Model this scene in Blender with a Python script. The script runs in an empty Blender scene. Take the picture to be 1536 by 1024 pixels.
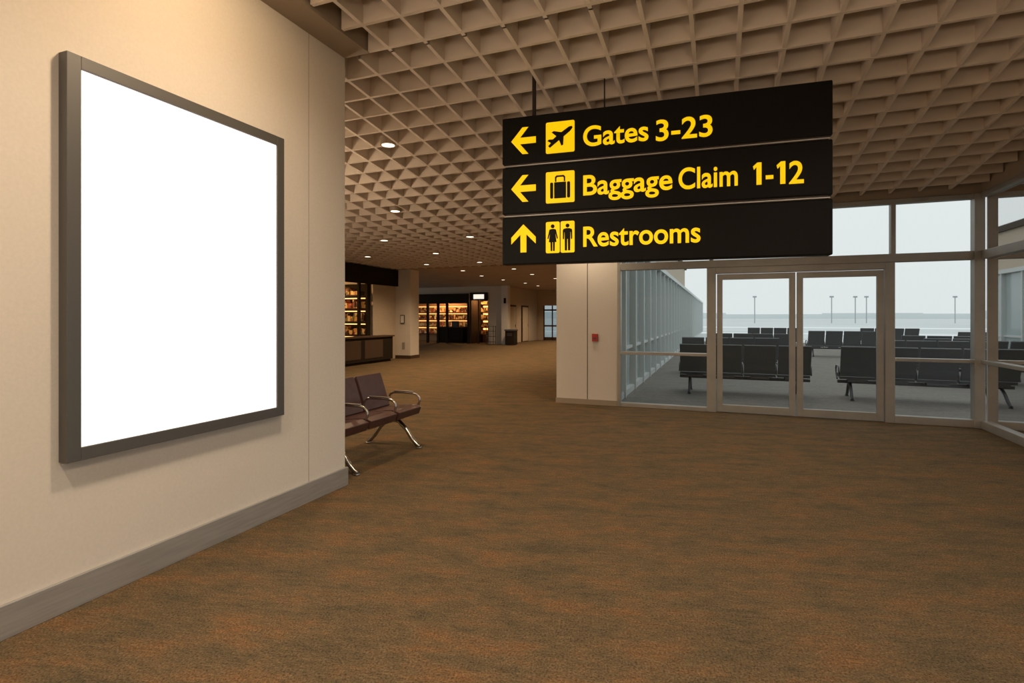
import bpy, bmesh, math, random
from mathutils import Vector, Matrix
random.seed(7)
S = bpy.context.scene
try:
    S.view_settings.view_transform = 'Standard'
    S.view_settings.look = 'None'
except Exception as e:
    print(e)

# ------------------------------------------------------------ materials
def mat(name, col, rough=.6, metal=0., emit=None, es=0., spec=None):
    m = bpy.data.materials.new(name); m.use_nodes = True
    b = m.node_tree.nodes['Principled BSDF']
    b.inputs['Base Color'].default_value = (*col, 1)
    b.inputs['Roughness'].default_value = rough
    b.inputs['Metallic'].default_value = metal
    if spec is not None: b.inputs['Specular IOR Level'].default_value = spec
    if emit:
        b.inputs['Emission Color'].default_value = (*emit, 1)
        b.inputs['Emission Strength'].default_value = es
    return m

def noisy(name, c1, c2, scale=8, rough=.7, metal=0., bump=0., bscale=200, stretch=(1,1,1), detail=4, lo=.35, hi=.65):
    m = mat(name, c1, rough, metal); nt = m.node_tree; N = nt.nodes; L = nt.links
    b = N['Principled BSDF']
    tc = N.new('ShaderNodeTexCoord'); mp = N.new('ShaderNodeMapping')
    mp.inputs['Scale'].default_value = stretch
    L.new(tc.outputs['Object'], mp.inputs['Vector'])
    n = N.new('ShaderNodeTexNoise'); n.inputs['Scale'].default_value = scale; n.inputs['Detail'].default_value = detail
    L.new(mp.outputs[0], n.inputs['Vector'])
    r = N.new('ShaderNodeValToRGB')
    r.color_ramp.elements[0].position = lo; r.color_ramp.elements[1].position = hi
    r.color_ramp.elements[0].color = (*c1, 1); r.color_ramp.elements[1].color = (*c2, 1)
    L.new(n.outputs['Fac'], r.inputs['Fac']); L.new(r.outputs[0], b.inputs['Base Color'])
    if bump:
        n2 = N.new('ShaderNodeTexNoise'); n2.inputs['Scale'].default_value = bscale; n2.inputs['Detail'].default_value = 3
        L.new(tc.outputs['Object'], n2.inputs['Vector'])
        bp = N.new('ShaderNodeBump'); bp.inputs['Strength'].default_value = bump; bp.inputs['Distance'].default_value = .01
        L.new(n2.outputs['Fac'], bp.inputs['Height']); L.new(bp.outputs[0], b.inputs['Normal'])
    return m

def carpet_mat(name, cols, fine_lo=.45, fine_hi=1.5):
    m = mat(name, cols[0], .95, spec=.1); nt = m.node_tree; N = nt.nodes; L = nt.links
    b = N['Principled BSDF']
    tc = N.new('ShaderNodeTexCoord')
    rt = N.new('ShaderNodeMapping'); rt.inputs['Rotation'].default_value = (0, 0, math.radians(-13))
    L.new(tc.outputs['Object'], rt.inputs['Vector'])
    def noise(sc, stretch, det=4, rgh=.55):
        mp = N.new('ShaderNodeMapping'); mp.inputs['Scale'].default_value = stretch
        L.new(rt.outputs[0], mp.inputs['Vector'])
        n = N.new('ShaderNodeTexNoise'); n.inputs['Scale'].default_value = sc
        n.inputs['Detail'].default_value = det; n.inputs['Roughness'].default_value = rgh
        L.new(mp.outputs[0], n.inputs['Vector']); return n
    a = noise(2.1, (1, 2.6, 1), 8, .72)
    r = N.new('ShaderNodeValToRGB'); cr = r.color_ramp
    cr.elements[0].position = .36; cr.elements[0].color = (*cols[0], 1)
    cr.elements[1].position = .66; cr.elements[1].color = (*cols[2], 1)
    e = cr.elements.new(.5); e.color = (*cols[1], 1)
    L.new(a.outputs['Fac'], r.inputs['Fac'])
    bn = noise(12, (1, 3.0, 1), 5, .7)
    mr = N.new('ShaderNodeMapRange'); mr.inputs[1].default_value = .3; mr.inputs[2].default_value = .7
    mr.inputs[3].default_value = .78; mr.inputs[4].default_value = 1.24
    L.new(bn.outputs['Fac'], mr.inputs[0])
    fn = noise(95, (1, 1, 1), 3, .8)
    mr2 = N.new('ShaderNodeMapRange'); mr2.inputs[1].default_value = .32; mr2.inputs[2].default_value = .68
    mr2.inputs[3].default_value = fine_lo; mr2.inputs[4].default_value = fine_hi
    L.new(fn.outputs['Fac'], mr2.inputs[0])
    mu = N.new('ShaderNodeMath'); mu.operation = 'MULTIPLY'
    L.new(mr.outputs[0], mu.inputs[0]); L.new(mr2.outputs[0], mu.inputs[1])
    vm = N.new('ShaderNodeVectorMath'); vm.operation = 'SCALE'
    L.new(r.outputs[0], vm.inputs[0]); L.new(mu.outputs[0], vm.inputs['Scale'])
    L.new(vm.outputs[0], b.inputs['Base Color'])
    bp = N.new('ShaderNodeBump'); bp.inputs['Strength'].default_value = .6; bp.inputs['Distance'].default_value = .012
    L.new(fn.outputs['Fac'], bp.inputs['Height']); L.new(bp.outputs[0], b.inputs['Normal'])
    return m

def glass_mat(name, tint=(.94, .97, .96)):
    m = bpy.data.materials.new(name); m.use_nodes = True
    N = m.node_tree.nodes; L = m.node_tree.links; N.clear()
    o = N.new('ShaderNodeOutputMaterial'); mx = N.new('ShaderNodeMixShader')
    t = N.new('ShaderNodeBsdfTransparent'); t.inputs[0].default_value = (*tint, 1)
    g = N.new('ShaderNodeBsdfGlossy'); g.inputs['Roughness'].default_value = .02
    fr = N.new('ShaderNodeFresnel'); fr.inputs[0].default_value = 1.3
    L.new(fr.outputs[0], mx.inputs[0]); L.new(t.outputs[0], mx.inputs[1]); L.new(g.outputs[0], mx.inputs[2])
    L.new(mx.outputs[0], o.inputs[0]); return m

M_wall = noisy('wall_plaster', (.625, .57, .50), (.655, .597, .525), 60, .85, bump=.05, bscale=220)
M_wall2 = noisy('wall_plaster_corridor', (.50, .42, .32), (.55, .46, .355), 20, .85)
M_seam = mat('wall_seam', (.30, .25, .2), .8)
M_carpet = carpet_mat('carpet_brown', [(.090, .069, .040), (.128, .089, .047), (.178, .096, .043)], .35, 1.65)
M_tcarpet = carpet_mat('carpet_grey', [(.19, .178, .16), (.22, .205, .185), (.235, .215, .195)], .8, 1.2)
M_fin = noisy('ceiling_fin_paint', (.68, .575, .465), (.72, .61, .495), 3, .75)
M_deck = mat('ceiling_deck_dark', (.07, .05, .035), .9)
M_plain = noisy('ceiling_plaster', (.36, .27, .19), (.40, .30, .21), 2, .8)
M_soffit = mat('soffit_paint', (.33, .26, .19), .8)
M_base = noisy('brushed_steel', (.37, .355, .335), (.43, .415, .395), 4, .42, .5, stretch=(1, 1, 14))
M_alu = noisy('anodised_aluminium', (.37, .355, .325), (.41, .39, .36), 5, .45, .5)
M_frame = mat('poster_frame_metal', (.10, .095, .09), .5, .3)
M_light = mat('backlit_poster', (.9, .9, .9), .5, emit=(1, .965, .935), es=.97)
M_glass = glass_mat('clear_glass')
M_black = mat('sign_black', (.0075, .0065, .0055), .5, spec=.2)
M_strip = mat('sign_divider', (.55, .53, .5), .4, .6)
M_yel = mat('sign_yellow', (.90, .56, .0), .5, emit=(1, .64, .0), es=.72)
M_rod = mat('rod_dark', (.05, .04, .035), .5, .5)
M_leather = noisy('maroon_leather', (.060, .024, .019), (.080, .032, .025), 12, .40, bump=.1, bscale=80)
M_chrome = mat('chrome', (.48, .46, .43), .22, 1.)
M_blk = mat('hazed_black_vinyl', (.085, .092, .095), .6)  # black lifted to grey: haze over the outdoor seats put into the colour
M_blkm = mat('black_metal', (.09, .09, .092), .4, .4)
M_red = mat('alarm_red', (.42, .03, .025), .4)
M_dark = mat('shop_dark', (.022, .015, .010), .8, spec=.1)
M_dark2 = mat('shop_brown', (.07, .042, .026), .7, spec=.2)
M_shopglow = mat('shop_glow', (.9, .6, .3), .5, emit=(1, .50, .16), es=2.6)
M_shopwarm = mat('shop_back_panel', (.45, .22, .08), .6)
M_white = mat('lit_sign_white', (.9, .9, .88), .5, emit=(1, .93, .8), es=.9)
M_disc = mat('downlight_lens', (1, .9, .75), .5, emit=(1, .88, .68), es=2.2)
M_ring = mat('downlight_ring', (.45, .36, .27), .5, .3)
M_tarmac = noisy('tarmac_snow', (.58, .62, .625), (.70, .74, .745), .03, .9, stretch=(1, 4, 1))
M_stripe = mat('snow_strip', (.93, .96, .97), .9)
M_far = mat('distant_treeline', (.72, .77, .78), 1.)  # pale because the fog is put into the colour
M_pole = mat('pole_grey', (.42, .45, .46), .7)
M_facade = mat('facade_glass_panel', (.44, .52, .52), .12, .0)
M_facmet = mat('facade_metal', (.60, .63, .62), .5, .2)
M_plaque = mat('plaque', (.75, .73, .68), .4)

def merch_mat():
    m = mat('merchandise', (.5, .3, .1), .6); N = m.node_tree.nodes; L = m.node_tree.links
    b = N['Principled BSDF']; tc = N.new('ShaderNodeTexCoord'); v = N.new('ShaderNodeTexVoronoi')
    v.inputs['Scale'].default_value = 7
    L.new(tc.outputs['Object'], v.inputs['Vector'])
    r = N.new('ShaderNodeValToRGB'); cr = r.color_ramp; cr.interpolation = 'CONSTANT'
    cr.elements[0].color = (.10, .04, .02, 1); cr.elements[1].position = .25; cr.elements[1].color = (.75, .40, .12, 1)
    for p, c in [(.42, (.9, .7, .35)), (.55, (.45, .10, .04)), (.68, (.25, .22, .08)), (.8, (.95, .62, .25))]:
        e = cr.elements.new(p); e.color = (*c, 1)
    sp = N.new('ShaderNodeSeparateColor'); L.new(v.outputs['Color'], sp.inputs[0])
    L.new(sp.outputs[0], r.inputs[0]); L.new(r.outputs[0], b.inputs['Base Color'])
    return m
M_merch = merch_mat()

# ------------------------------------------------------------ mesh builder
class MB:
    def __init__(s): s.v = []; s.f = []; s.m = []; s.sm = []; s.mats = []
    def mi(s, m):
        if m not in s.mats: s.mats.append(m)
        return s.mats.index(m)
    def add(s, vs, fs, m, smooth=False):
        o = len(s.v); s.v += [tuple(v) for v in vs]; k = s.mi(m)
        for f in fs: s.f.append([i + o for i in f]); s.m.append(k); s.sm.append(smooth)
    def box(s, x0, x1, y0, y1, z0, z1, m):
        vs = [(x0,y0,z0),(x1,y0,z0),(x1,y1,z0),(x0,y1,z0),(x0,y0,z1),(x1,y0,z1),(x1,y1,z1),(x0,y1,z1)]
        s.add(vs, [(0,3,2,1),(4,5,6,7),(0,1,5,4),(1,2,6,5),(2,3,7,6),(3,0,4,7)], m)
    def tube(s, pts, r, m, n=10):
        pts = [Vector(p) for p in pts]; vs = []; fs = []
        for i, p in enumerate(pts):
            d = (pts[min(i+1, len(pts)-1)] - pts[max(i-1, 0)]).normalized()
            a = Vector((1, 0, 0)) if abs(d.x) < .8 else Vector((0, 0, 1))
            u = d.cross(a).normalized(); w = d.cross(u)
            for k in range(n):
                t = 2*math.pi*k/n; vs.append(p + r*(math.cos(t)*u + math.sin(t)*w))
        for i in range(len(pts)-1):
            for k in range(n):
                fs.append((i*n+k, i*n+(k+1) % n, (i+1)*n+(k+1) % n, (i+1)*n+k))
        s.add(vs, fs, m, True)
        s.add(vs[:n], [tuple(range(n-1, -1, -1))], m); s.add(vs[-n:], [tuple(range(n))], m)
    def disc(s, c, r, h, m, n=24):
        vs = []
        for z in (c[2], c[2]+h):
            for k in range(n):
                t = 2*math.pi*k/n; vs.append((c[0]+r*math.cos(t), c[1]+r*math.sin(t), z))
        fs = [(k, (k+1) % n, n+(k+1) % n, n+k) for k in range(n)]
        fs += [tuple(range(n-1, -1, -1)), tuple(range(n, 2*n))]
        s.add(vs, fs, m)
    def ribbon(s, prof, th, x0, x1, m, nx=1):
        P = [Vector(p) for p in prof]; A = []; B = []
        for i, p in enumerate(P):
            d = (P[min(i+1, len(P)-1)] - P[max(i-1, 0)]).normalized(); nrm = Vector((-d.y, d.x))
            A.append(p + nrm*th/2); B.append(p - nrm*th/2)
        loop = A + B[::-1]; n = len(loop); vs = []
        for j in range(nx+1):
            x = x0 + (x1-x0)*j/nx
            vs += [(x, q.x, q.y) for q in loop]
        fs = []
        for j in range(nx):
            for i in range(n):
                fs.append((j*n+i, j*n+(i+1) % n, (j+1)*n+(i+1) % n, (j+1)*n+i))
        k = len(P)
        for i in range(k-1):
            fs.append((i, n-1-i, n-2-i, i+1))
            o = nx*n; fs.append((o+i, o+i+1, o+n-2-i, o+n-1-i))
        s.add(vs, fs, m)
    def poly(s, pts, y, th, m):
        n = len(pts)
        vs = [(p[0], y, p[1]) for p in pts] + [(p[0], y+th, p[1]) for p in pts]
        fs = [tuple(range(n)), tuple(range(2*n-1, n-1, -1))] + [(i, (i+1) % n, n+(i+1) % n, n+i) for i in range(n)]
        s.add(vs, fs, m)
    def build(s, name, bevel=0., parent=None, loc=(0,0,0), rot=0., seg=2):
        me = bpy.data.meshes.new(name); me.from_pydata(s.v, [], s.f)
        for m in s.mats: me.materials.append(m)
        for p, k, sm in zip(me.polygons, s.m, s.sm): p.material_index = k; p.use_smooth = sm
        me.validate(); me.update()
        bm = bmesh.new(); bm.from_mesh(me); bmesh.ops.recalc_face_normals(bm, faces=bm.faces); bm.to_mesh(me); bm.free()
        o = bpy.data.objects.new(name, me); S.collection.objects.link(o)
        o.location = loc; o.rotation_euler = (0, 0, rot)
        if parent: o.parent = parent
        if bevel:
            b = o.modifiers.new('bevel', 'BEVEL'); b.width = bevel; b.segments = seg; b.limit_method = 'ANGLE'; b.angle_limit = math.radians(50)
        return o

def bx(name, *a, bevel=0.):
    b = MB(); b.box(*a); return b.build(name, bevel)

# ------------------------------------------------------------ camera
cam = bpy.data.cameras.new('camera'); co = bpy.data.objects.new('camera', cam); S.collection.objects.link(co)
co.location = (0, 0, 1.55); co.rotation_euler = (math.radians(90), 0, math.radians(21.3))
cam.sensor_width = 36; cam.lens = 18.75; cam.shift_y = -37/1536; cam.clip_end = 2000; cam.clip_start = .05
S.camera = co

# ------------------------------------------------------------ shell
bx('floor', -20, 3.5, -3.2, 9.36, -.2, 0, M_carpet)
bx('floor_corridor', -20, -2.0, 9.36, 34.4, -.2, 0, M_carpet)
bx('wall_left', -12, -3.22, -3.2, 4.02, 0, 4.4, M_wall)
bx('trim_1', -3.222, -3.2185, 3.553, 3.557, .16, 3.95, M_seam)
b = MB(); b.box(-3.22, -3.198, -3.2, 4.02, 0, .165, M_base); b.box(-3.6, -3.198, 4.02, 4.042, 0, .165, M_base)
b.build('baseboard_left', .003)
bx('wall_back', -3.22, 3.5, -3.4, -3.2, 0, 4.4, M_wall)
bx('wall_front', -2.76, -1.66, 9.3, 9.55, 0, 4.4, M_wall)
bx('trim_2', -2.196, -2.184, 9.297, 9.31, .09, 3.3, M_dark2)
bx('baseboard_front', -2.77, -1.66, 9.28, 9.30, 0, .09, M_soffit)
bx('wall_corridor_right', -2.76, -2.0, 9.55, 34.2, 0, 4.4, M_wall2)
bx('wall_corridor_left', -11.6, -11.3, 4.02, 10.5, 0, 4.4, M_wall2)

def cz(y):
    a, c, w = 4.0, 9.6, 1.0
    k = -.65/(c-a)
    def soft(t):
        if t < -w: return 0
        if t > w: return t
        return (t+w)**2/(4*w)
    return 3.95 + k*(soft(y-a) - soft(y-c))

YG = 16.9
def build_grid():
    b = MB(); P = .36; D = .42; T = .034
    ys = []
    y = -2.85
    while y < YG: ys.append(y); y += P
    def zone(x0, x1, ya, yb, xs):
        for y in ys:
            if ya <= y <= yb:
                z = cz(y); b.box(x0, x1, y-T/2, y+T/2, z, z+D, M_fin)
        x = xs
        while x < x0 + T: x += P
        st = [ya, yb] if (ya > 10.8) else [ya + i*.45 for i in range(int((yb-ya)/.45)+1)] + [yb]
        while x < x1:
            vs = []; fs = []
            for yy in st:
                z = cz(yy) + .001
                vs += [(x-T/2, yy, z), (x+T/2, yy, z), (x+T/2, yy, z+D), (x-T/2, yy, z+D)]
            for i in range(len(st)-1):
                o = i*4
                for k in range(4): fs.append((o+k, o+(k+1) % 4, o+4+(k+1) % 4, o+4+k))
            b.add(vs, fs, M_fin); x += P
    xs = -2.93 - 40*P + .2
    zone(-2.93, 3.38, -2.9, 4.04, xs)
    zone(-11.2, 3.38, 4.06, 9.27, xs)
    zone(-11.2, -2.78, 9.27, 10.8, xs)
    zone(-11.2, -2.78, 10.81, YG, xs)
    return b.build('ceiling_waffle_grid')
build_grid()
b = MB()
b.box(-20, 3.6, -3.4, 9.55, 4.4, 4.6, M_deck); b.box(-20, -1.9, 9.55, 34.4, 4.4, 4.6, M_deck)
b.build('ceiling')
bx('ceiling_corridor', -20, -2.76, YG+.02, 34, 3.30, 3.9, M_plain)
b = MB(); b.box(-3.22, -2.95, -3.2, 4.02, 3.93, 4.4, M_soffit); b.build('trim_3')
b = MB(); b.box(-1.66, 3.5, 9.3, 9.5, 3.27, 4.4, M_soffit); b.box(3.4, 3.6, -3.2, 9.3, 3.27, 4.4, M_soffit)
b.build('trim_4')

# ------------------------------------------------------------ glazed front wall
YF = 9.3
b = MB()
def fr(x0, x1, z0, z1, d0=-.03, d1=.09, m=M_alu): b.box(x0, x1, YF+d0, YF+d1, z0, z1, m)
fr(-1.66, -1.60, 0, 3.27); fr(-1.60, -.20, 0, .07); fr(-1.60, -.20, .90, .95); fr(-1.60, 3.3, 2.35, 2.47, -.035, .1)
fr(-.20, -.06, 0, 2.35); fr(2.26, 2.38, 0, 2.35); fr(2.33, 2.39, 2.47, 3.21)
fr(-.16, -.10, 2.47, 3.21)
fr(2.38, 3.32, 0, .11); fr(2.38, 3.32, .90, .95); fr(3.30, 3.42, 0, 3.27, -.06)
fr(-1.60, 3.32, 3.20, 3.27)
fr(-.06, 2.26, 2.25, 2.35)
for x0, x1, z0, z1 in [(-1.6, -.2, .07, .9), (-1.6, -.2, .95, 2.35), (2.38, 3.3, .11, .9), (2.38, 3.3, .95, 2.35),
                       (-1.6, -.16, 2.47, 3.2), (-.1, 2.33, 2.47, 3.2), (2.39, 3.3, 2.47, 3.2)]:
    b.add([(x0, YF+.03, z0), (x1, YF+.03, z0), (x1, YF+.03, z1), (x0, YF+.03, z1)], [(0, 1, 2, 3)], M_glass)
b.build('window_1', .006)
def door(name, x0, x1):
    b = MB()
    a = .085
    b.box(x0, x0+a, YF-.01, YF+.045, .015, 2.24, M_alu); b.box(x1-a, x1, YF-.01, YF+.045, .015, 2.24, M_alu)
    b.box(x0+a, x1-a, YF-.01, YF+.045, .015, .13, M_alu); b.box(x0+a, x1-a, YF-.01, YF+.045, 2.15, 2.24, M_alu)
    b.add([(x0+a, YF+.02, .13), (x1-a, YF+.02, .13), (x1-a, YF+.02, 2.15), (x0+a, YF+.02, 2.15)], [(0, 1, 2, 3)], M_glass)
    return b.build(name, .004)
door('door_1', -.045, 1.09); door('door_2', 1.11, 2.245)

XR = 3.4
b = MB()
def frr(y0, y1, z0, z1, d0=-.03, d1=.09): b.box(XR+d0, XR+d1, y0, y1, z0, z1, M_alu)
frr(-3.2, 9.24, 0, .11); frr(-3.2, 9.24, .90, .95); frr(-3.2, 9.24, 2.35, 2.47); frr(-3.2, 9.24, 3.20, 3.27)
for y in (7.35, 5.5, 3.65, 1.8, -.05, -1.9): frr(y-.03, y+.03, .11, 3.2, -.05, .1)
for z0, z1 in [(.11, .9), (.95, 2.35), (2.47, 3.2)]:
    b.add([(XR+.03, -3.2, z0), (XR+.03, 9.24, z0), (XR+.03, 9.24, z1), (XR+.03, -3.2, z1)], [(0, 1, 2, 3)], M_glass)
b.build('window_2', .006)

b = MB(); b.box(-2.10, -2.0, YF-.045, YF, 1.12, 1.25, M_red); b.box(-2.08, -2.02, YF-.05, YF-.045, 1.16, 1.18, M_blkm)
b.build('fire_alarm_pull_station', .006)

# ------------------------------------------------------------ light-box poster
b = MB()
y0, y1, z0, z1 = 1.735, 3.215, .79, 2.93; w = .068
xf, xb = -3.15, -3.2195
b.box(xb, xf, y0, y0+w, z0, z1, M_frame); b.box(xb, xf, y1-w, y1, z0, z1, M_frame)
b.box(xb, xf, y0+w, y1-w, z0, z0+w, M_frame); b.box(xb, xf, y0+w, y1-w, z1-w, z1, M_frame)
b.box(xb, xf-.012, y0+w, y1-w, z0+w, z1-w, M_light)
b.build('lightbox_poster', .002)

# ------------------------------------------------------------ hanging sign
sg = bpy.data.objects.new('hanging_wayfinding_sign', None); S.collection.objects.link(sg)
sg.location = (-2.02, 4.91, 2.065); sg.rotation_euler = (0, 0, math.atan(.0621))
Ls = 2.90
for i, (a, c) in enumerate([(0, .468), (.50, .963), (.995, 1.455)]):
    bb = MB(); bb.box(0, Ls, 0, .12, a, c, M_black); bb.build('panel_%d' % (i+1), .012, sg)
bb = MB()
for a, c in [(.468, .50), (.963, .995)]: bb.box(.03, Ls-.03, .012, .108, a, c, M_rod)
for a, c in [(.474, .484), (.969, .979)]: bb.box(.02, Ls-.02, .003, .012, a, c, M_strip)
bb.build('dividers', 0, sg)
bb = MB()
bb.tube([(.315, .06, 1.45), (.315, .06, 2.3)], .02, M_rod); bb.tube([(1.0, .10, 1.45), (1.0, .10, 2.3)], .007, M_rod)
bb.build('hanger_rods', 0, sg)

g = MB(); k = MB()
YD = -.004
def rrect(x0, x1, z0, z1, r=.015, n=4):
    pts = []
    for cx, cy, a0 in [(x1-r, z0+r, -90), (x1-r, z1-r, 0), (x0+r, z1-r, 90), (x0+r, z0+r, 180)]:
        for i in range(n+1):
            t = math.radians(a0 + 90*i/n); pts.append((cx+r*math.cos(t), cy+r*math.sin(t)))
    return pts
def arrow(cx, cz_, w, h, up=False):
    P = [(-.5, 0), (-.04, .5), (.20, .5), (-.14, .12), (.5, .12), (.5, -.12), (-.14, -.12), (.20, -.5), (-.04, -.5)]
    if up: P = [(y, -x) for x, y in P]
    return [(cx+p[0]*w, cz_+p[1]*h) for p in P]
def yel(pts): g.poly(pts, YD, .006, M_yel)
for cc in (1.214, .745): yel(arrow(.222, cc, .252, .262))
yel(arrow(.222, .255, .25, .275, True))
for z0_, z1_ in [(1.062, 1.363), (.581, .883)]: yel(rrect(.449, .730, z0_, z1_))
yel(rrect(.449, .585, .10, .402)); yel(rrect(.595, .730, .10, .402))
def digit_one(x0, x1, base, cap=.192):
    st = .040
    yel([(x1-st, base), (x1, base), (x1, base+cap), (x1-st*.85, base+cap), (x0, base+cap*.84), (x0+.008, base+cap*.68), (x1-st, base+cap*.80)])
digit_one(2.290, 2.358, .622); digit_one(2.475, 2.543, .616)
g.build('yellow_symbols', 0, sg)
def blk(pts): k.poly(pts, YD-.003, .004, M_black)
ox, oz = .59, 1.213
pl = [(-.118,-.080),(-.100,-.096),(-.010,-.030),(.012,-.085),(.030,-.078),(.035,.002),(.098,.048),(.122,.078),(.116,.094),(.086,.090),
      (.012,.044),(-.062,.062),(-.084,.050),(-.036,.010),(-.072,-.018),(-.112,-.016),(-.124,-.030),(-.090,-.050)]
blk([(ox+a, oz+c) for a, c in pl])
ox, oz = .59, .72
blk(rrect(ox-.098, ox-.068, oz-.095, oz+.06, .012)); blk(rrect(ox+.068, ox+.098, oz-.095, oz+.06, .012))
blk(rrect(ox-.058, ox+.058, oz-.095, oz+.06, .004))
blk([(ox-.05, oz+.065), (ox-.05, oz+.11), (ox-.035, oz+.125), (ox+.035, oz+.125), (ox+.05, oz+.11), (ox+.05, oz+.065),
     (ox+.036, oz+.065), (ox+.036, oz+.10), (ox+.028, oz+.109), (ox-.028, oz+.109), (ox-.036, oz+.10), (ox-.036, oz+.065)])
def person(cx, cz_, woman):
    blk([(cx+.019*math.cos(t*.5236), cz_+.108+.019*math.sin(t*.5236)) for t in range(12)])
    if woman:
        half = [(.012,.083),(.032,.076),(.052,-.01),(.042,-.014),(.026,.04),(.038,-.045),(.022,-.045),(.020,-.13),(.004,-.13),(.003,-.045)]
    else:
        half = [(.014,.083),(.040,.076),(.046,.06),(.046,-.02),(.034,-.022),(.031,.045),(.028,.045),(.026,-.13),(.005,-.13),(.003,-.02)]
    R = [(cx+a, cz_+c) for a, c in half]; L_ = [(cx-a, cz_+c) for a, c in half][::-1]
    blk(R + L_)
person(.517, .25, True); person(.6625, .25, False)
k.build('black_symbols', 0, sg)

def word(txt, x0, x1, base, cap=.192):
    cu = bpy.data.curves.new('t', 'FONT'); cu.body = txt; cu.size = 1; cu.offset = .018; cu.extrude = 0.0
    o = bpy.data.objects.new('t', cu); S.collection.objects.link(o)
    bpy.context.view_layer.update()
    me = bpy.data.meshes.new_from_object(o.evaluated_get(bpy.context.evaluated_depsgraph_get()))
    bpy.data.objects.remove(o)
    xs = [v.co.x for v in me.vertices]
    a, c = min(xs), max(xs); sx = (x1-x0)/(c-a); sz = cap/.72
    for v in me.vertices:
        v.co = Vector((x0+(v.co.x-a)*sx, YD, base+v.co.y*sz))
    me.materials.clear(); me.materials.append(M_yel)
    ob = bpy.data.objects.new('lettering', me); S.collection.objects.link(ob); ob.parent = sg
word('Gates', .813, 1.414, 1.10); word('3-23', 1.479, 1.963, 1.085)
word('Baggage', .813, 1.624, .638); word('Claim', 1.676, 2.169, .632); word('-', 2.39, 2.45, .622); word('2', 2.570, 2.683, .614)
word('Restrooms', .813, 1.863, .152)

# ------------------------------------------------------------ tandem seats
def bench_mesh(n, pitch, cush, metal, backh=.84, leather=True):
    b = MB(); tot = n*pitch
    for i in range(n):
        x0 = -tot/2 + i*pitch + .02; x1 = x0 + pitch - .04
        seat = [(-.27, .415), (-.20, .440), (-.10, .432), (0, .418), (.10, .405), (.19, .400)]
        b.ribbon(seat, .095 if leather else .05, x0, x1, cush, 2)
        bk = [(.205, .44), (.235, .52), (.265, .62), (.30, .72)]
        e = (.30 + (backh-.72)*.38, backh); bk.append(((.30+e[0])/2, (.72+e[1])/2)); bk.append(e)
        b.ribbon(bk, .08 if leather else .04, x0, x1, cush, 2)
        b.box(x0+.12, x1-.12, .10, .24, .33, .375, metal)
    for i in range(n+1):
        x = -tot/2 + i*pitch
        if i == 0: x += .005
        if i == n: x -= .005
        arm = [(.22, .43), (.20, .52), (.17, .585), (.12, .61), (0, .615), (-.15, .612), (-.21, .60), (-.245, .565), (-.25, .52), (-.225, .46), (-.17, .41), (-.06, .36)]
        b.tube([(x, p[0], p[1]) for p in arm], .0145, metal, 8)
        if leather: b.box(x-.022, x+.022, -.16, .11, .622, .64, metal)
    b.box(-tot/2, tot/2, -.03, .06, .29, .345, metal)
    for x in (-tot/2+.20, tot/2-.20):
        for sgn in (-1, 1):
            L_ = [(x, .0, .31), (x, sgn*.08, .30), (x, sgn*.18, .22), (x, sgn*.27, .10), (x, sgn*.33, .045), (x, sgn*.37, .022)]
            b.tube(L_, .026, metal, 10)
        b.disc((x, -.36, 0), .034, .02, metal, 14); b.disc((x, .36, 0), .034, .02, metal, 14)
    return b
bench_mesh(3, .52, M_leather, M_chrome).build('airport_bench_seat', .022, loc=(-3.67, 4.89, 0), rot=math.radians(90), seg=3)

o4 = bench_mesh(4, .60, M_blk, M_blkm, 1.0, False).build('lounge_bench_seat', .006, loc=(.42, 11.7, 0), rot=math.radians(180))
def inst(x, y, rot=180):
    o = bpy.data.objects.new('lounge_bench_seat', o4.data); S.collection.objects.link(o)
    o.location = (x, y, 0); o.rotation_euler = (0, 0, math.radians(rot))
for p in [(3.3, 11.75, 176), (.2, 15.5, 184), (4.6, 15.2), (7.9, 15.0), (1.0, 19.5), (6.2, 19.0, 172), (10.0, 18.5), (4.4, 24.0),
          (9.2, 24.2), (2.5, 30), (7.5, 30.5), (13.5, 29), (7.3, 12.0), (10.8, 11.5), (6.6, 13.6), (9.6, 21.5), (6.0, 16.8), (13.2, 21.5)]:
    inst(*p)

# ------------------------------------------------------------ outside
b = MB(); b.box(3.5, 60, -20, 36, -.2, -.005, M_tcarpet); b.box(-1.9, 3.5, 9.36, 36, -.2, -.005, M_tcarpet); b.build('terrace_floor')
bx('ground', -600, 900, -300, 1200, -.6, -.25, M_tarmac)
b = MB()
for y, w_ in [(44, 1.2), (62, 3), (95, 7)]:
    b.box(-100, 500, y, y+w_, -.25, -.22, M_stripe)
b.build('tarmac_snow_bands')
b = MB()
rx = -500
while rx < 900:
    w_ = random.uniform(30, 90); b.box(rx, rx+w_, 600, 605, -.25, random.uniform(4, 8), M_far); rx += w_
b.build('distant_treeline')
for (x, y) in [(9.1, 164.5), (29.2, 172), (35.5, 175), (38.4, 176), (61.6, 185)]:
    b = MB(); b.tube([(0, 0, -.25), (0, 0, 7.2)], .13, M_pole, 8); b.box(-.5, .5, -.15, .15, 7.1, 7.4, M_pole)
    b.box(-.5, -.2, -.2, .2, 6.95, 7.1, M_pole); b.box(.2, .5, -.2, .2, 6.95, 7.1, M_pole)
    b.build('apron_light_pole', loc=(x, y, 0))
b = MB()
b.box(-1.93, -1.80, 9.56, 60, 0, 2.95, M_facade)
b.box(-1.95, -1.66, 9.56, 60, 2.95, 3.08, M_facmet); b.box(-1.93, -1.70, 9.56, 60, 0, .12, M_facmet); b.box(-1.80, -1.74, 9.56, 60, .9, .96, M_facmet)
y = 10.3
while y < 60:
    b.box(-1.80, -1.67, y-.035, y+.035, 0, 2.98, M_facmet); y += 1.3
b.build('terminal_facade')

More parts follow.
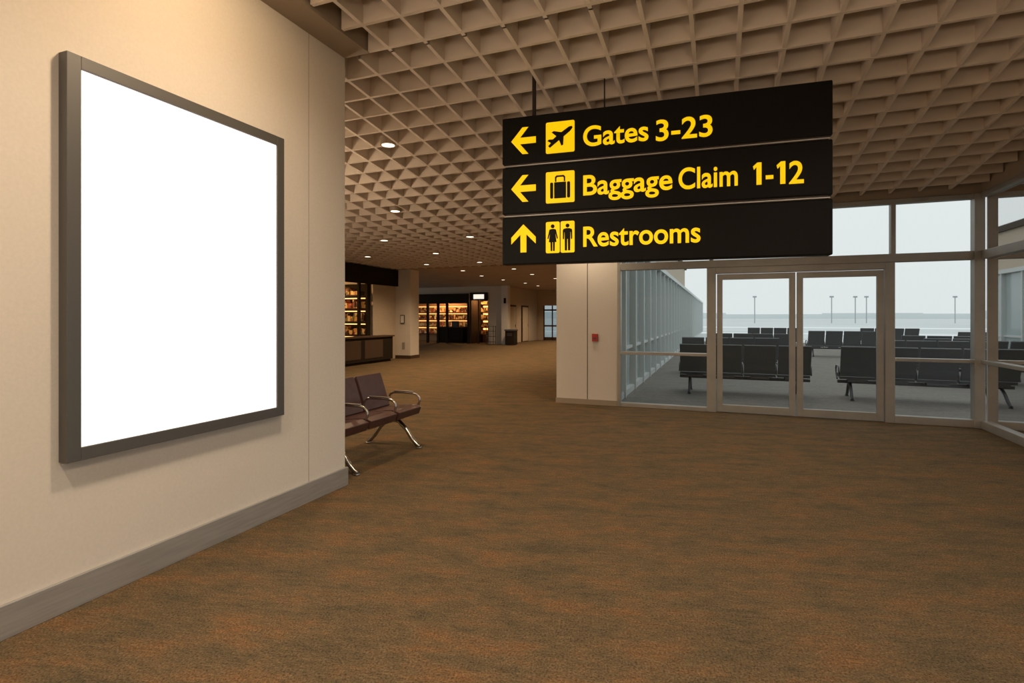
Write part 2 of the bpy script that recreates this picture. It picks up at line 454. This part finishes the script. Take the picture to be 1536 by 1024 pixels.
# ------------------------------------------------------------ corridor shops
def shelves(b, ax, a0, a1, depth0, depth1, nz=(.5, .95, 1.4, 1.85, 2.3)):
    for z in nz:
        t = a0
        if ax == 'y': b.box(depth0, depth1, a0, a1, z-.03, z, M_dark2)
        else: b.box(a0, a1, depth0, depth1, z-.03, z, M_dark2)
        while t < a1-.12:
            w_ = random.uniform(.08, .22); h = random.uniform(.12, .30)
            if ax == 'y': b.box(depth0+.05, depth1-.05, t, t+w_, z, z+h, M_merch)
            else: b.box(t, t+w_, depth0+.05, depth1-.05, z, z+h, M_merch)
            t += w_+random.uniform(.01, .08)
b = MB()
b.box(-15, -11.3, 10.5, 10.7, 0, 4.4, M_dark); b.box(-15, -14.8, 10.7, 15.6, 0, 4.4, M_dark2)
b.box(-14.8, -11.5, 10.7, 15.6, 2.95, 3.2, M_dark)
b.build('wall_shop_interior')
b = MB()
b.box(-11.28, -11.15, 10.8, 16.95, 2.68, 3.28, M_dark)
for y in (12.2, 13.8, 14.75, 15.2): b.box(-11.28, -11.2, y-.05, y+.05, 0, 2.68, M_dark)
b.build('shop_front')
b = MB(); shelves(b, 'x', -14.6, -11.45, 15.05, 15.5); b.box(-14.6, -11.4, 15.52, 15.58, 0, 2.7, M_dark)
for z in (.89, 1.34, 1.79, 2.24): b.box(-14.6, -11.45, 15.46, 15.5, z-.06, z-.03, M_shopglow)
b.build('merchandise_shelf')
b = MB()
b.box(-11.1, -10.75, 11.3, 16.0, .08, .86, M_dark); b.box(-11.14, -10.7, 11.25, 16.05, .86, .91, M_dark2)
b.box(-11.08, -10.8, 11.35, 15.95, 0, .08, M_dark)
for y in (12.5, 13.7, 14.9): b.box(-10.753, -10.74, y-.5, y+.5, .18, .78, M_dark2)
b.build('shop_counter', .008)
bx('wall_shop', -15, -11.3, 15.6, 17.0, 0, 4.4, M_wall2)
b = MB(); b.box(-11.3, -10.66, 17.0, 17.6, 0, 3.3, M_wall); b.box(-11.32, -10.64, 16.98, 17.62, 0, .12, M_dark2)
b.box(-11.08, -10.9, 16.97, 17.0, 1.3, 1.62, M_rod); b.box(-11.06, -10.92, 16.965, 16.97, 1.33, 1.59, M_plaque)
b.box(-11.0, -10.9, 16.98, 17.0, .35, .6, M_alu)
b.build('column')
b = MB()
b.box(-20, -11.4, 28, 28.3, 2.85, 3.3, M_wall2); b.box(-12.4, -11.4, 28, 28.3, 0, 2.85, M_wall2)
b.box(-20, -13.5, 31.8, 32, 0, 3, M_dark); b.box(-20, -12.3, 28.3, 32, 2.9, 3.0, M_dark); b.box(-13.6, -13.5, 28.1, 32, 0, 2.9, M_dark2)
b.box(-20, -19.8, 28, 32, 0, 3, M_dark); b.box(-12.4, -12.3, 28.3, 32, 0, 2.9, M_dark2)
b.box(-13.5, -12.4, 31.8, 32, 0, 2.9, M_dark2)
b.build('wall_shops_far')
b = MB()
b.box(-19.5, -13.55, 27.85, 27.98, 2.35, 2.9, M_dark)
for x in (-17.6, -16.3, -15.6, -15.0, -13.6): b.box(x-.07, x+.07, 27.88, 27.98, 0, 2.4, M_dark)
b.box(-13.5, -12.4, 27.9, 27.98, 2.5, 2.95, M_dark); b.box(-13.25, -12.6, 27.86, 27.9, 2.58, 2.84, M_white)
b.box(-12.99, -12.93, 27.9, 27.98, 0, 2.5, M_dark2)
b.build('shop_front')
b = MB(); shelves(b, 'x', -19.5, -13.8, 29.9, 30.3, (.5, .95, 1.4, 1.85)); b.box(-19.6, -13.7, 30.32, 30.36, 0, 2.4, M_shopwarm)
for z in (.89, 1.34, 1.79, 2.24): b.box(-19.5, -13.8, 30.28, 30.31, z-.06, z-.03, M_shopglow)
b.build('merchandise_shelf')
b = MB(); shelves(b, 'x', -13.4, -12.5, 29.2, 29.6); b.box(-13.45, -12.45, 29.6, 29.65, 0, 2.5, M_shopwarm)
for z in (.89, 1.34, 1.79, 2.24): b.box(-13.4, -12.5, 29.56, 29.59, z-.12, z-.03, M_shopglow)
b.build('merchandise_shelf')
b = MB(); b.box(-16.0, -14.3, 28.6, 29.4, .0, .9, M_dark); b.box(-16.05, -14.25, 28.55, 29.45, .9, .95, M_dark2)
b.box(-15.2, -14.8, 28.9, 29.1, .95, 1.3, M_rod); b.build('checkout_counter', .01)
bx('wall_corridor_far_left', -11.6, -11.4, 28.3, 34, 0, 3.3, M_wall2)
b = MB(); b.box(-11.4, -11.02, 27.6, 28.0, 0, 3.3, M_wall); b.box(-11.25, -11.12, 27.57, 27.6, 2.3, 2.6, M_dark)
b.build('column')
for i, y in enumerate((29.2, 31.4)):
    b = MB()
    b.box(-11.398, -11.35, y-.6, y+.6, 0, 2.25, M_dark2); b.box(-11.35, -11.33, y-.5, y+.5, .05, 2.15, M_wall2)
    b.box(-11.33, -11.28, y+.38, y+.42, .95, 1.1, M_alu)
    b.build('door_%d' % (i+3))
b = MB()
b.box(-20, -11.0, 34, 34.2, 0, 4.4, M_wall2); b.box(-9.8, -2.7, 34, 34.2, 0, 4.4, M_wall2); b.box(-11.0, -9.8, 34, 34.2, 2.3, 4.4, M_wall2)
b.build('wall_end')
b = MB()
for x in (-11.0, -10.42, -9.85): b.box(x, x+.06, 34, 34.1, 0, 2.3, M_dark2)
b.box(-11.0, -9.8, 34, 34.1, 1.95, 2.05, M_dark2); b.box(-11.0, -9.8, 34, 34.1, 0, .2, M_dark2); b.box(-11.0, -9.8, 34, 34.1, .9, 1.0, M_dark2)
b.add([(-11.0, 34.05, 0), (-9.8, 34.05, 0), (-9.8, 34.05, 2.3), (-11.0, 34.05, 2.3)], [(0, 1, 2, 3)], glass_mat('tinted_glass', (.42, .47, .48)))
b.build('window_3')
b = MB(); b.box(-.26, .26, -.26, .26, .04, .78, M_dark); b.box(-.29, .29, -.29, .29, .78, .86, M_blkm); b.box(-.22, .22, -.22, .22, 0, .04, M_rod)
b.box(-.15, .15, -.275, -.26, .5, .66, M_rod)
b.build('trash_bin', .02, loc=(-10.65, 27.2, 0))
b = MB()
for x in (-.22, .22):
    for y in (-.15, .15): b.tube([(x, y, 0), (x, y, 1.05)], .018, M_rod, 8)
for z in (.15, .45, .75, 1.02): b.box(-.24, .24, -.17, .17, z-.015, z, M_dark2)
b.build('display_rack', loc=(-12.0, 27.5, 0))

# ------------------------------------------------------------ downlights + lamps
pos = [(-3.94, 5.76), (-5.46, 8.2)]
yy = 10.5
while yy < 33:
    for xx in (-4.9, -7.1, -9.3): pos.append((xx + random.uniform(-.25, .25), yy + (0 if xx > -6 else -.2)))
    yy += 2.6
near = [(-1.9, .4), (.7, .4), (-1.9, -1.9), (.7, -1.9), (-1.75, 2.45), (1.5, 2.2)]  # added downlights out of view, to light the near floor and left wall
extra = [(-2.2, 8.75, 75), (.55, 6.8, 170)]  # second one is added, hidden by the sign, to brighten the right floor
b = MB()
for x, y in pos + near + [e[:2] for e in extra]:
    z = cz(y); b.disc((x, y, z-.010), .100, .10, M_ring, 24); b.disc((x, y, z-.013), .080, .004, M_disc, 24)
b.build('recessed_downlights')
def lamp(kind, name, loc, e, col, aim=None, size=2.2, blend=.9, rad=.08):
    l = bpy.data.lights.new(name, kind); l.energy = e; l.color = col
    l.shadow_soft_size = rad
    if kind == 'SPOT': l.spot_size = size; l.spot_blend = blend
    o = bpy.data.objects.new(name, l); S.collection.objects.link(o); o.location = loc
    if aim is not None: o.rotation_euler = (Vector(aim)-Vector(loc)).to_track_quat('-Z', 'Y').to_euler()
    return o
W = (1, .70, .42)
for i, (x, y) in enumerate(pos):
    if y > 12 and i % 2: continue
    lamp('SPOT', 'downlight_lamp', (x, y, cz(y)-.05), 160 if y < 12 else 330, W, (x, y, 0), 2.5)
for x, y in near:
    lamp('SPOT', 'downlight_lamp', (x, y, cz(y)-.05), 180, (1, .81, .61), (x, y, 0), 2.75)
for x, y, e in extra:
    lamp('SPOT', 'downlight_lamp', (x, y, cz(y)-.05), e, (1, .78, .54), (x, y, 0), 2.6)
lamp('SPOT', 'wall_washer_lamp', (-2.1, 2.3, 3.85), 80, (1, .71, .42), (-3.25, 2.3, 2.9), 2.6, 1., .15)
U = (1, .79, .58)
lamp('SPOT', 'ceiling_fill_light', (1.6, -1.9, 1.7), 230, U, (1.6, -1.4, 4), 2.6, .6, .3)  # added light behind the camera to brighten the ceiling, no fixture there
lamp('SPOT', 'ceiling_fill_light', (-1.9, -1.9, 1.7), 130, U, (-1.9, -1.4, 4), 2.6, .6, .3)  # second added ceiling fill, also out of view
lamp('POINT', 'hidden_fill_light', (-5.9, 4.9, 2.2), 120, U, rad=.25)  # added light hidden past the left wall, brightens the corridor ceiling
lamp('SPOT', 'shop_lamp', (-12.6, 13.4, 2.85), 150, (1, .58, .24), (-12.6, 15.5, 1.2), 2.4, .8, .1)
lamp('POINT', 'shop_lamp', (-16, 29.3, 2.6), 100, (1, .58, .26), rad=.1)
lamp('POINT', 'shop_lamp', (-12.95, 28.7, 2.6), 60, (1, .55, .22), rad=.1)

# ------------------------------------------------------------ overcast sky
w = bpy.data.worlds.new('overcast'); S.world = w; w.use_nodes = True
N = w.node_tree.nodes; L = w.node_tree.links; bg = N['Background']
tc = N.new('ShaderNodeTexCoord'); sp = N.new('ShaderNodeSeparateXYZ'); r = N.new('ShaderNodeValToRGB')
L.new(tc.outputs['Generated'], sp.inputs[0]); L.new(sp.outputs[2], r.inputs[0]); L.new(r.outputs[0], bg.inputs[0])
r.color_ramp.elements[0].position = 0; r.color_ramp.elements[0].color = (.78, .825, .83, 1)
r.color_ramp.elements[1].position = .35; r.color_ramp.elements[1].color = (.86, .895, .90, 1)
bg.inputs[1].default_value = 1.0
